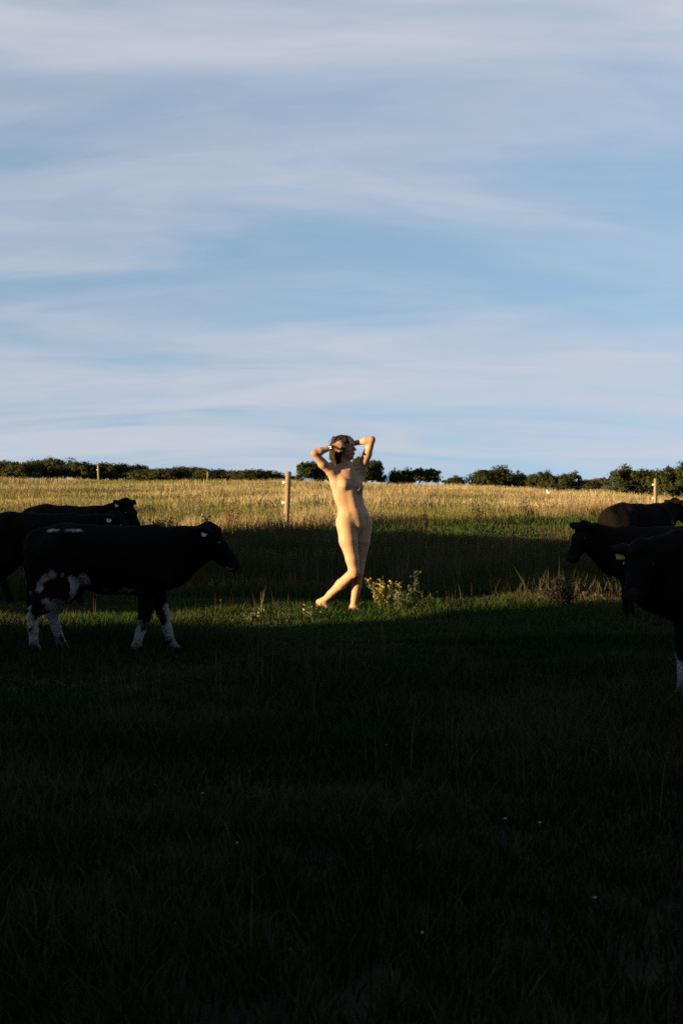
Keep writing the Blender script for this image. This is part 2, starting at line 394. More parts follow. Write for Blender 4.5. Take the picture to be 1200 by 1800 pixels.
def tube(pts, rads, sides=6):
    pts = [Vector(p) for p in pts]; V = []; Q = []
    for i, p in enumerate(pts):
        d = (pts[min(i + 1, len(pts) - 1)] - pts[max(i - 1, 0)]).normalized()
        a = d.orthogonal().normalized(); b = d.cross(a)
        if i and a.dot(pa) < 0: pass
        if i:
            a = (pa - d * pa.dot(d)).normalized(); b = d.cross(a)
        pa = a
        for s in range(sides):
            t_ = 2 * math.pi * s / sides
            V.append(p + (a * math.cos(t_) + b * math.sin(t_)) * rads[i])
    for i in range(len(pts) - 1):
        for s in range(sides):
            s2 = (s + 1) % sides
            Q.append((i * sides + s, i * sides + s2, (i + 1) * sides + s2, (i + 1) * sides + s))
    V = np.array([tuple(v) for v in V]); T = []
    n0 = len(V); V = np.vstack([V, [tuple(pts[0])], [tuple(pts[-1])]])
    for s in range(sides):
        T.append((n0, (s + 1) % sides, s)); T.append((n0 + 1, (len(pts) - 1) * sides + s, (len(pts) - 1) * sides + (s + 1) % sides))
    return V, np.array(Q), np.array(T)
def merge(lst):
    Vs, Qs, Ts = [], [], []; o = 0
    for V, Q, T in lst:
        Vs.append(V); Qs.append(Q + o); Ts.append(T + o); o += len(V)
    return np.concatenate(Vs), np.concatenate(Qs), np.concatenate(Ts)
def tubes_mesh(name, lst, mat, smooth=True):
    V, Q, T = merge(lst); return np_mesh(name, V, T, Q, smooth=smooth, mat=mat)

def make_crown(name, w, h, n, size, seed, lo, hi, lobes=4):
    g = np.random.default_rng(seed); Vs, Qs, Cs = [], [], []; o = 0
    for k in range(lobes):
        if k == 0: c = (0, 0, h * 0.45); r = (w * 0.42, w * 0.36, h * 0.48)
        else:
            c = (g.uniform(-0.36, 0.36) * w, g.uniform(-0.25, 0.25) * w, h * g.uniform(0.26, 0.55)); r = (w * g.uniform(0.18, 0.3),) * 2 + (h * g.uniform(0.26, 0.42),)
        V, Q, C = leaf_cloud(c, r, int(n * (0.4 if k == 0 else 0.6 / max(lobes - 1, 1))), size, lo, hi, seed * 31 + k, 0.45, 46)
        V[:, 2] = np.maximum(V[:, 2], 0.02)
        Vs.append(V); Qs.append(Q + o); Cs.append(C); o += len(V)
    return np_mesh(name, np.concatenate(Vs), quads=np.concatenate(Qs), colors=np.concatenate(Cs), mat=M_LEAF)
def make_trunk(name, h, r, seed, limbs=5):
    g = random.Random(seed)
    lst = [tube([(0, 0, -0.15), (0.03 * h, 0, h * 0.18), (-0.02 * h, 0.02 * h, h * 0.4), (0.02 * h, 0, h * 0.62)], [r, r * 0.8, r * 0.6, r * 0.3])]
    for k in range(limbs):
        a = k * 2.4 + g.uniform(-.4, .4); z0 = h * g.uniform(0.08, 0.35)
        e = (math.cos(a) * h * g.uniform(.25, .5), math.sin(a) * h * g.uniform(.2, .4), h * g.uniform(.45, .8))
        lst.append(tube([(0, 0, z0), (e[0] * .5, e[1] * .5, (z0 + e[2]) * .45), e], [r * .5, r * .35, r * .12], 5))
    return tubes_mesh(name, lst, M_BARK)
DK, LT = (0.010, 0.016, 0.005), (0.036, 0.038, 0.011)
bush_meshes = [(make_crown('bush_crown', 4.2, 2.0, 7500, 0.16, 100 + k, DK, LT, 6), make_trunk('bush_trunk', 1.8, 0.09, k)) for k in range(5)]
def bush(k, px, D, w, h, label, group, rz=0.0, name='gorse_bush', cat='bush'):
    r = empty(name, px_to(px, D), rz)
    cm_, tm = bush_meshes[k % 5]
    a = link('crown', cm_, r); b = link('trunk', tm, r)
    h = h + 12 / FPX * D
    r.scale = (w / 4.2 * 1.06, w / 4.2 * 1.06, h / 2.0 * (0.86 if px > 800 else 1.10))
    tag(r, label, cat, group)
    return r
G = 'round dark bushes along the far field edge'
m2 = lambda px, D: px / FPX * D
bush(0, 1104, 92, m2(104, 92), m2(54, 92), 'broad dark bush behind the fence post above the far right cow', G)
bush(1, 1192, 86, m2(110, 86), m2(64, 86), 'tall dark bush cut off by the right edge, right of the fence post', G)
bush(2, 1145, 96, m2(90, 96), m2(50, 96), 'dark bush in the middle of the clump directly behind the right fence post', G, 1.2)
bush(3, 872, 104, m2(104, 104), m2(37, 104), 'wide dark bush, first of the row right of the gap in the skyline', G, 0.3)
bush(4, 950, 102, m2(62, 102), m2(34, 102), 'middle dark bush of the row above the white bird', G, 2.0)
bush(0, 1001, 99, m2(60, 99), m2(34, 99), 'dark bush at the right end of the row beside the brown hill', G, 2.6)
bush(1, 908, 108, m2(50, 108), m2(26, 108), 'small dark bush squeezed behind the row right of the skyline gap', G, 0.9)
bush(2, 548, 112, m2(56, 112), m2(29, 112), 'round dark bush just right of the near fence post, left of the figure', G, 0.4)
bush(3, 590, 112, m2(56, 112), m2(36, 112), 'dark bush hidden largely behind the figure', G, 1.9)
bush(4, 640, 110, m2(84, 110), m2(40, 110), 'tallest round dark bush right behind the figure\'s shoulder', G, 0.2)
bush(1, 692, 113, m2(24, 113), m2(17, 113), 'tiny dark bush beside the pale hut on the skyline', G, 0.2)
bush(2, 737, 112, m2(74, 112), m2(22, 112), 'low long dark bush right of the pale hut', G, 2.9)
bush(3, 800, 122, m2(50, 122), m2(7, 122), 'lowest scrap of scrub in the skyline gap', G, 1.0)
bush(2, 1036, 118, m2(50, 118), m2(16, 118), 'low scrub at the foot of the brown hill between two bush clumps', G, 1.4)
# the low wood along the skyline on the left: trees that cannot be told apart
tree_meshes = [(make_crown('tree_crown', 4.2, 2.0, 5200, 0.17, 300 + k, (0.012, 0.016, 0.006), (0.048, 0.046, 0.016), 7), make_trunk('tree_trunk', 1.6, 0.08, 40 + k)) for k in range(4)]
tops = [(0, 813), (60, 815), (95, 810), (150, 817), (190, 816), (240, 822), (300, 825), (360, 823), (400, 828), (450, 829), (490, 834), (520, 838)]
g0 = random.Random(5)
px = -40
while px < 520:
    D = 118 + g0.uniform(-4, 6)
    top = np.interp(px, [a for a, b in tops], [b for a, b in tops]) + g0.uniform(-2.5, 2.5)
    base = px_to(px, D)
    h = CAM_H + (HORIZON - top) / FPX * D - base.z
    w = m2(g0.uniform(70, 105), D)
    r = empty('scrub_tree', base, g0.uniform(-.6, .6)); cm_, tm = tree_meshes[g0.randrange(4)]
    link('crown', cm_, r); link('trunk', tm, r)
    r.scale = (w / 4.2, w / 4.2, max(h, 0.6) / 2.0 * 1.12)
    tag(r, 'low scrubby tree in the dark skyline wood behind the far post', 'tree', 'low wood along the skyline on the left')
    px += g0.uniform(20, 31)

# hedgerow with a gateway, off to the left: its shadow covers the foreground
def hedge(name, q0, q1, hfun, dist, label, seed, n, size=0.26):
    g = np.random.default_rng(seed)
    qq = g.uniform(q0, q1, n); H = hfun(qq) * (1 + 0.05 * (fbm(np.stack([qq * 0.9, qq * 0], 1), seed, 3) - 0.5))
    z = g.uniform(0, 1, n) ** 0.8 * H
    dep = g.normal(0, 0.55, n)
    P = SUN_H[None] * (dist + dep)[:, None] + SUN_N[None] * qq[:, None]
    p = np.column_stack([P, z])
    o = g.normal(0, 1, (n, 3)); o /= np.linalg.norm(o, axis=1)[:, None]
    u = np.cross(o, g.normal(0, 1, (n, 3))); u /= np.linalg.norm(u, axis=1)[:, None]; v = np.cross(o, u)
    s = (size * g.uniform(.6, 1.3, n))[:, None]
    V = np.stack([p - v * s * .6, p + u * s * .4, p + v * s * .6, p - u * s * .4], 1).reshape(-1, 3)
    V[:, 2] = np.maximum(V[:, 2], 0.01)
    C = np.repeat(lerp(DK, LT, g.uniform(0, 1, n)), 4, 0)
    c0 = SUN_H * dist + SUN_N * (q0 + q1) / 2
    r = empty(name, (c0[0], c0[1], 0))
    V = V - np.array([c0[0], c0[1], 0])
    lf = link('foliage', np_mesh(name + '_foliage', V, quads=np.arange(4 * n).reshape(n, 4), colors=C, mat=M_LEAF), r); lf['kind'] = 'stuff'
    tm = []
    for k, qv in enumerate(np.arange(q0 + 0.6, q1, 1.4)):
        b = SUN_H * dist + SUN_N * qv - c0; hh = float(hfun(np.array([qv]))[0])
        tm.append(tube([(b[0], b[1], -.1), (b[0] + .08, b[1], hh * .4), (b[0] - .05, b[1] + .06, hh * .85)], [.09, .06, .02]))
    link('trunk', tubes_mesh(name + '_trunk', tm, M_BARK), r)
    tag(r, label, 'hedge')
# unseen tree belt, added behind the camera to cut sky light on the foreground
def shelter_belt():
    g = np.random.default_rng(88); r = empty('shelter_belt', (0, -12, 0)); n = 26000; lst = []
    cx = np.arange(-24, 25, 4.6) + g.uniform(-1, 1, 11); cy = g.uniform(-2.5, 2.5, 11); ch_ = g.uniform(12, 15, 11)
    k = g.integers(0, 11, n); d = g.normal(0, 1, (n, 3)); d *= (g.uniform(.2, 1, n) ** .4 / np.linalg.norm(d, axis=1))[:, None]
    p = np.column_stack([cx[k] + d[:, 0] * 3.6, cy[k] + d[:, 1] * 3.0, ch_[k] * .52 + d[:, 2] * ch_[k] * .47])
    u = np.cross(d, g.normal(0, 1, (n, 3))); u /= np.linalg.norm(u, axis=1)[:, None]; v = np.cross(d, u); v /= np.linalg.norm(v, axis=1)[:, None]
    sz = g.uniform(.25, .5, n)[:, None]
    V = np.stack([p - v * sz * .6, p + u * sz * .4, p + v * sz * .6, p - u * sz * .4], 1).reshape(-1, 3); V[:, 2] = np.maximum(V[:, 2], .02)
    lf = link('foliage', np_mesh('shelter_belt_foliage', V, quads=np.arange(4 * n).reshape(n, 4), colors=np.repeat(lerp(DK, LT, g.uniform(0, 1, n)), 4, 0), mat=M_LEAF), r); lf['kind'] = 'stuff'
    for i in range(11): lst.append(tube([(cx[i], cy[i], -.2), (cx[i] + .1, cy[i], ch_[i] * .4), (cx[i] - .1, cy[i] + .1, ch_[i] * .85)], [.28, .2, .05], 8))
    link('trunk', tubes_mesh('shelter_belt_trunk', lst, M_BARK), r)
    tag(r, 'tall belt of trees added unseen behind the viewer to block sky light', 'tree belt')
shelter_belt()
hedge('tall_hedge', -13, 11.0, lambda q_: 4.9 + 0.4 * np.sin(q_ * 0.7), 18, 'tall leafy hedge outside the left edge, shading the foreground', 61, 46000)
hedge('field_hedge', 12.55, 40, lambda q_: np.interp(q_, [13, 16, 20, 23.6, 26, 28.7, 31, 40], [3.5, 3.85, 4.0, 3.85, 3.32, 2.98, 2.88, 2.8]), 18, 'lower clipped hedge outside the left edge, past the gateway', 62, 24000)

# ------------------------------------------------------------------ smooth bodies: distance fields meshed as one surface
class Field:
    def __init__(s, lo, hi, h):
        s.lo = np.array(lo, float); s.h = h
        s.n = np.ceil((np.array(hi) - s.lo) / h).astype(int) + 1
        s.F = np.full(s.n, 9.0, np.float32)
        s.ax = [s.lo[k] + np.arange(s.n[k]) * h for k in range(3)]
    def _win(s, lo, hi):
        a = np.clip(np.floor((np.asarray(lo) - s.lo) / s.h).astype(int), 0, s.n); b = np.clip(np.ceil((np.asarray(hi) - s.lo) / s.h).astype(int) + 1, 0, s.n)
        sl_ = tuple(slice(x, y) for x, y in zip(a, b))
        return sl_, np.meshgrid(*[s.ax[k][sl_[k]] for k in range(3)], indexing='ij')
    def _mix(s, sl_, d, k, cut=False):
        f = s.F[sl_]
        if cut:
            hh = np.clip(0.5 - 0.5 * (f + d) / k, 0, 1); s.F[sl_] = f * (1 - hh) - d * hh + k * hh * (1 - hh)
        else:
            hh = np.clip(0.5 + 0.5 * (f - d) / k, 0, 1); s.F[sl_] = f * (1 - hh) + d * hh - k * hh * (1 - hh)
    def cone(s, a, b, ra, rb, k=0.02, flat=None, fs=1.0, cut=False):
        a = np.array(a, float); b = np.array(b, float); m = max(ra, rb) * max(1, fs) + k * 2 + 2 * s.h
        sl_, (X, Y, Z) = s._win(np.minimum(a, b) - m, np.maximum(a, b) + m)
        if X.size == 0: return
        P = np.stack([X, Y, Z], -1) - a
        ab = b - a
        if flat is not None:
            n_ = np.array(flat, float); n_ /= np.linalg.norm(n_)
            P = P + (P @ n_)[..., None] * n_ * (1 / fs - 1)
            ab = ab + (ab @ n_) * n_ * (1 / fs - 1)
        t_ = np.clip((P @ ab) / max(ab @ ab, 1e-9), 0, 1)
        d = np.linalg.norm(P - t_[..., None] * ab, axis=-1) - (ra + (rb - ra) * t_)
        s._mix(sl_, d * min(1.0, fs if flat is not None else 1), k, cut)
    def chain(s, pts, rads, k=0.02, **kw):
        for i in range(len(pts) - 1): s.cone(pts[i], pts[i + 1], rads[i], rads[i + 1], k, **kw)
    def ell(s, c, axes, rad, k=0.02, cut=False):
        c = np.array(c, float); A = np.array(axes, float); r = np.array(rad, float); m = r.max() + 2 * k + 2 * s.h
        sl_, (X, Y, Z) = s._win(c - m, c + m)
        if X.size == 0: return
        P = (np.stack([X, Y, Z], -1) - c) @ A.T
        k0 = np.linalg.norm(P / r, axis=-1); k1 = np.linalg.norm(P / r ** 2, axis=-1)
        s._mix(sl_, k0 * (k0 - 1) / np.maximum(k1, 1e-6), k, cut)
    def mesh(s):
        F = s.F; ins = F < 0; n = F.shape
        c = np.zeros(tuple(x - 1 for x in n), np.int8)
        for dx_ in (0, 1):
            for dy_ in (0, 1):
                for dz_ in (0, 1): c += ins[dx_:n[0] - 1 + dx_, dy_:n[1] - 1 + dy_, dz_:n[2] - 1 + dz_]
        cells = np.argwhere((c > 0) & (c < 8))
        vid = np.full(c.shape, -1, np.int64); vid[tuple(cells.T)] = np.arange(len(cells))
        acc = np.zeros((len(cells), 3)); cnt = np.zeros(len(cells))
        corners = [np.array([a, b, d]) for a in (0, 1) for b in (0, 1) for d in (0, 1)]
        for i in range(8):
            for j in range(i + 1, 8):
                if np.abs(corners[i] - corners[j]).sum() != 1: continue
                fa = F[tuple((cells + corners[i]).T)]; fb = F[tuple((cells + corners[j]).T)]
                m_ = (fa < 0) != (fb < 0); t_ = fa[m_] / (fa[m_] - fb[m_])
                acc[m_] += corners[i] + (corners[j] - corners[i]) * t_[:, None]; cnt[m_] += 1
        V = s.lo + (cells + acc / cnt[:, None]) * s.h
        Q = []
        for ax in range(3):
            o1, o2 = [k for k in range(3) if k != ax]
            sa = [slice(None)] * 3; sb = [slice(None)] * 3; sa[ax] = slice(0, -1); sb[ax] = slice(1, None)
            A_, B_ = ins[tuple(sa)], ins[tuple(sb)]
            e = np.argwhere(A_ != B_)
            e = e[(e[:, o1] > 0) & (e[:, o2] > 0) & (e[:, o1] < n[o1] - 1) & (e[:, o2] < n[o2] - 1)]
            d1 = np.zeros(3, int); d1[o1] = 1; d2 = np.zeros(3, int); d2[o2] = 1
            qd = np.stack([vid[tuple((e - d1 - d2).T)], vid[tuple((e - d2).T)], vid[tuple(e.T)], vid[tuple((e - d1).T)]], 1)
            fl = A_[tuple(e.T)]
            if ax == 1: fl = ~fl
            qd[~fl] = qd[~fl][:, ::-1]
            Q.append(qd)
        Q = np.concatenate(Q)
        return V, Q[(Q >= 0).all(1)]
def unit(v): v = np.array(v, float); return v / np.linalg.norm(v)

# ------------------------------------------------------------------ cows
def cow(label, loc, yaw, scale, pose, white, tags=(), group='black and white young cattle', brown=0.0, seed=0):
    """a young cow facing +x; pose: head poll and muzzle (x, y, z), legs fl fr rl rr swing"""
    h = 0.0135
    Fd = Field((-0.86, -0.34, -0.02), (1.32, 0.36, 1.16), h)
    Yf = (0, 1, 0)
    Fd.chain([(-.50, 0, .83), (-.33, 0, .80), (-.02, 0, .735), (.28, 0, .715), (.44, 0, .76)], [.135, .190, .238, .232, .165], .09, flat=Yf, fs=.80)
    Fd.chain([(-.55, 0, .90), (-.30, 0, .945), (.05, 0, .925), (.36, 0, .95)], [.05, .045, .045, .05], .05)
    for sd in (-1, 1):
        Fd.cone((-.30, sd * .10, .945), (-.33, sd * .145, .915), .04, .04, .04)
        Fd.cone((-.58, sd * .06, .87), (-.56, sd * .08, .82), .04, .05, .04)
        Fd.cone((.36, sd * .09, .88), (.40, sd * .14, .62), .07, .10, .07)
    Fd.cone((.40, 0, .58), (.56, 0, .66), .085, .075, .07)
    poll = np.array(pose['poll'], float); muz = np.array(pose['muz'], float)
    Fd.chain([(.38, 0, .80), tuple((np.array([.38, 0, .80]) + poll) / 2 + np.array([0, 0, -.015])), tuple(poll + np.array([-.03, 0, -.03]))], [.17, .125, .095], .07, flat=Yf, fs=.78)
    Fd.chain([(.52, 0, .60), tuple(poll * .5 + np.array([.27, 0, .27])), tuple(poll * .7 + muz * .3 + np.array([-.02, 0, -.06]))], [.06, .055, .05], .06, flat=Yf, fs=.6)
    ax = unit(muz - poll); side = unit(np.cross([0, 0, 1], ax)); up = np.cross(ax, side)
    Ln = np.linalg.norm(muz - poll)
    # head: broad forehead, straight nose, deep jaw, square muzzle
    Fd.cone(poll, poll + ax * Ln * .45, .082, .074, .04)
    Fd.chain([poll + ax * Ln * .35, poll + ax * Ln * .75, muz], [.070, .056, .056], .03)
    Fd.cone(poll + ax * Ln * .15 - up * .05, poll + ax * Ln * .80 - up * .035, .062, .040, .04)
    Fd.cone(muz - side * .022 - up * .008, muz + side * .022 - up * .008, .048, .048, .025)
    Fd.cone(poll + up * .05 - ax * .03, poll + up * .062 + ax * .03, .042, .05, .03)
    eyes = []
    ears = []
    for sd in (-1, 1):
        e0 = poll + side * sd * .06 + up * .018 - ax * .015
        e1 = e0 + side * sd * pose.get('ear', .13) + up * pose.get('earup', .0) - ax * .035
        Fd.cone(e0, (e0 + e1) / 2, .028, .050, .02, flat=up * .8 - ax * .5, fs=.38)
        Fd.cone((e0 + e1) / 2, e1, .050, .016, .02, flat=up * .8 - ax * .5, fs=.38)
        ears.append(e0 + (e1 - e0) * pose.get('tagpos', .58))
        ey = poll + ax * Ln * .36 + side * sd * .068 + up * .030
        Fd.cone(ey - ax * .02 + up * .015, ey + ax * .02 + up * .015, .016, .014, .014)
        eyes.append(ey + side * sd * .004)
        Fd.ell(muz + ax * .048 + side * sd * .026 + up * .01, np.eye(3), (.012, .012, .012), .01, cut=True)
    # legs
    hoofs = []
    for key, sd, front in (('fl', 1, 1), ('fr', -1, 1), ('rl', 1, 0), ('rr', -1, 0)):
        sw = pose.get(key, 0.0); lift = pose.get(key + '_lift', 0.0); y = sd * .115
        if front:
            kn = (.35 + sw * .48, y * .95, .31 + lift * .4); fe = (.35 + sw * .98 - lift, y * .9, .085 + lift)
            Fd.chain([(.35, y, .66), (.33 + sw * .12, y, .52), kn], [.105, .078, .050], .04)
            Fd.chain([kn, ((kn[0] + fe[0]) / 2, y * .92, (kn[2] + fe[2]) / 2), fe], [.046, .034, .036], .02)
            Fd.cone(fe, (fe[0] + .035, fe[1], fe[2] - .045), .036, .036, .02)
        else:
            hk = (-.50 + sw * .62, y * .95, .335 + lift * .4); fe = (-.455 + sw * 1.0 - lift * .4, y * .9, .085 + lift)
            Fd.chain([(-.42, y * .8, .76), (-.33 + sw * .15, y * 1.0, .54), (-.42 + sw * .42, y, .43), hk], [.155, .118, .078, .050], .05)
            Fd.cone((-.54, y * .7, .80), (-.49 + sw * .3, y * .9, .50), .08, .060, .05)
            Fd.cone((hk[0] - .02, hk[1], hk[2] + .03), hk, .026, .04, .02)
            Fd.chain([hk, ((hk[0] + fe[0]) / 2, y * .92, (hk[2] + fe[2]) / 2), fe], [.046, .036, .036], .02)
            Fd.cone(fe, (fe[0] + .035, fe[1], fe[2] - .045), .036, .036, .02)
        hoofs.append(fe)
        Fd.cone((fe[0] + .035, fe[1] + .018, fe[2] - .05), (fe[0] + .052, fe[1] + .018, max(fe[2] - .062, .026)), .028, .034, .008)
        Fd.cone((fe[0] + .035, fe[1] - .018, fe[2] - .05), (fe[0] + .052, fe[1] - .018, max(fe[2] - .062, .026)), .028, .034, .008)
    # tail
    tl = pose.get('tail', 0.0); tx = pose.get('tailx', 0.0)
    Fd.chain([(-.55, 0, .92), (-.60, 0, .87), (-.625 + tx * .4, tl * .3, .70), (-.60 + tx, tl * .7, .52)], [.036, .027, .019, .017], .02)
    Fd.chain([(-.60 + tx, tl * .7, .52), (-.595 + tx * 1.1, tl, .42), (-.60 + tx * 1.3, tl, .32)], [.020, .032, .010], .015)
    V, Q = Fd.mesh()
    # coat relief and colour
    nrm = fbm(V * 26, 3 + seed, 2)
    V = V + (nrm - .5)[:, None] * 0.010 * unit((1, 1, 1))
    blk = np.array([0.0040, 0.0032, 0.0028]); brn = np.array([0.020, 0.009, 0.005])
    bn = np.clip(fbm(V * 5, 8 + seed, 2) * brown * 1.6, 0, 1)[:, None]
    Cc = blk * (1 - bn) + brn * bn
    wm = np.zeros(len(V)); wob = (fbm(V * 14, 17 + seed, 4) - .5)
    for (c, r) in white:
        dd = np.linalg.norm((V - np.array(c)) / np.array(r), axis=1)
        wm = np.maximum(wm, np.clip((1 - dd + wob * 2.2) * 5, 0, 1))
    wcol = np.array([0.24, 0.225, 0.205]) * (0.35 + 1.1 * fbm(V * 22, 4, 3))[:, None]
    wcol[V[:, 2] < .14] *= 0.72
    Cc = Cc * (1 - wm[:, None]) + wcol * wm[:, None]
    nz = np.linalg.norm(V - (muz + ax * .03), axis=1) < .055
    Cc[nz] = np.array([.02, .016, .014]) if not pose.get('pink') else np.array([.3, .2, .17])
    Cc[V[:, 2] < .055] = np.array([.022, .018, .013])
    r = empty('cow', loc, yaw); r.scale = (scale,) * 3
    link('body', np_mesh('cow_body', V, quads=Q, colors=Cc, smooth=True, mat=M_HIDE), r)
    for e in eyes:
        bm = bmesh.new(); bmesh.ops.create_uvsphere(bm, u_segments=10, v_segments=8, radius=.017)
        me = bpy.data.meshes.new('eye'); bm.to_mesh(me); bm.free()
        o = link('eye', me, r, M_EYE); o.location = e
    for which, kind, sz in tags:
        c = ears[which]; bm = bmesh.new()
        # a tag: shaped plate with a neck and a round stud
        pts = [(-.5, 0), (.5, 0), (.5, .65), (.2, .85), (.14, 1.1), (-.14, 1.1), (-.2, .85), (-.5, .65)] if kind == 'plate' else [(.5 * math.cos(a_), .5 + .5 * math.sin(a_)) for a_ in np.linspace(0, 2 * math.pi, 15)[:-1]]
        vs_ = [bm.verts.new((p[0] * sz, 0.0, (p[1] - 1.0) * sz)) for p in pts]
        f = bm.faces.new(vs_); ex = bmesh.ops.extrude_face_region(bm, geom=[f])
        bmesh.ops.translate(bm, vec=(0, .004, 0), verts=[v for v in ex['geom'] if isinstance(v, bmesh.types.BMVert)])
        st_ = bmesh.ops.create_uvsphere(bm, u_segments=8, v_segments=6, radius=.009)
        bmesh.ops.translate(bm, vec=(0, .002, -.004), verts=st_['verts'])
        bmesh.ops.recalc_face_normals(bm, faces=bm.faces)
        me = bpy.data.meshes.new('ear_tag'); bm.to_mesh(me); bm.free()
        o = link('ear_tag', me, r, M_YTAG if which in pose.get('yellow', ()) else M_WHITE)
        o.location = c + np.array([0, pose.get('tagside', -1) * .022, -.01]); o.rotation_euler = (0.1, 0, pose.get('tagrot', 0.0))
    tag(r, label, 'cow', group)
    return r
def at_scale(px, D, hoof=True): return px_to(px, D)

# in the light from the left, nearest of the left-hand cows: white legs and flank marks
cow('black cow with white legs striding right, nearest of those on the left',
    px_to(190, 10.2), R(2), .94,
    dict(poll=(.75, 0, .93), muz=(.955, 0, .70), fl=.12, fr=-.13, rl=.08, rr=-.09, ear=.11, tail=.03, tagrot=0.2),
    [((-.50, -.1, .20), (.16, .12, .16)), ((-.42, .1, .20), (.2, .12, .2)), ((-.40, -.12, .44), (.11, .10, .18)), ((-.22, -.16, .54), (.10, .08, .12)),
     ((-.43, -.18, .63), (.06, .09, .06)), ((-.10, -.2, .49), (.11, .12, .05)), ((.24, -.1, .17), (.1, .1, .12)), ((.50, .1, .22), (.12, .1, .24)), ((.14, -.16, .50), (.05, .1, .03)),
     ((-.30, -.10, .965), (.14, .05, .014)), ((.93, 0, .66), (.05, .08, .03))],
    [(0, 'round', .042)], seed=1)
cow('black cow with white muzzle standing second from the near left, its rump out of frame',
    px_to(70, 13.9), R(-3), .93,
    dict(poll=(.78, 0, .93), muz=(.99, 0, .72), fl=.05, fr=-.12, rl=.1, rr=-.1, ear=.12, tail=.0),
    [((1.0, 0, .70), (.05, .09, .07)), ((.35, -.1, .15), (.1, .1, .12))],
    [(0, 'round', .05)], seed=2, brown=.05)
cow('farthest of the left cows, raised head and long black back against the dry grass',
    px_to(122, 15.6), R(-22), .97,
    dict(poll=(.72, 0, 1.0), muz=(.90, -.04, .74), fl=.06, fr=-.08, rl=-.16, rr=.12, ear=.10, earup=.02),
    [((-.52, -.1, .24), (.12, .12, .2)), ((-.45, .1, .24), (.2, .12, .2))],
    [(0, 'round', .045)], seed=3)
# right-hand group
cow('black cow facing left in profile, head raised level with its back',
    px_to(1160, 12.2), R(181), .86,
    dict(poll=(.76, .03, .97), muz=(.90, .13, .70), fl=.02, fr=-.10, rl=.1, rr=-.05, ear=.125, earup=.02, yellow=(0,), tagside=1.7, tagpos=.75),
    [],
    [(0, 'plate', .05)], seed=4, brown=.25)
cow('nearest right cow, cut off by the frame, yellow ear tag and one white foreleg',
    px_to(1301, 8.05), R(180), .98,
    dict(poll=(.585, .07, .86), muz=(.65, .22, .66), fl=.0, fr=-.22, rl=.1, rr=-.1, ear=.12, earup=-.02, yellow=(0,), tagside=1.6, tagpos=.62),
    [((.37, .11, .10), (.12, .10, .17))],
    [(0, 'plate', .05)], seed=5)
cow('brownish black cow seen from behind at the far right, heading away',
    px_to(1122, 17.0), R(40), .98,
    dict(poll=(.70, 0, .97), muz=(.90, -.06, .78), fl=.05, fr=-.1, rl=.12, rr=-.08, ear=.11, earup=.03, tail=.02),
    [((.40, -.17, .70), (.09, .08, .07)), ((.86, -.05, .88), (.06, .05, .03))],
    [], seed=6, brown=.0)

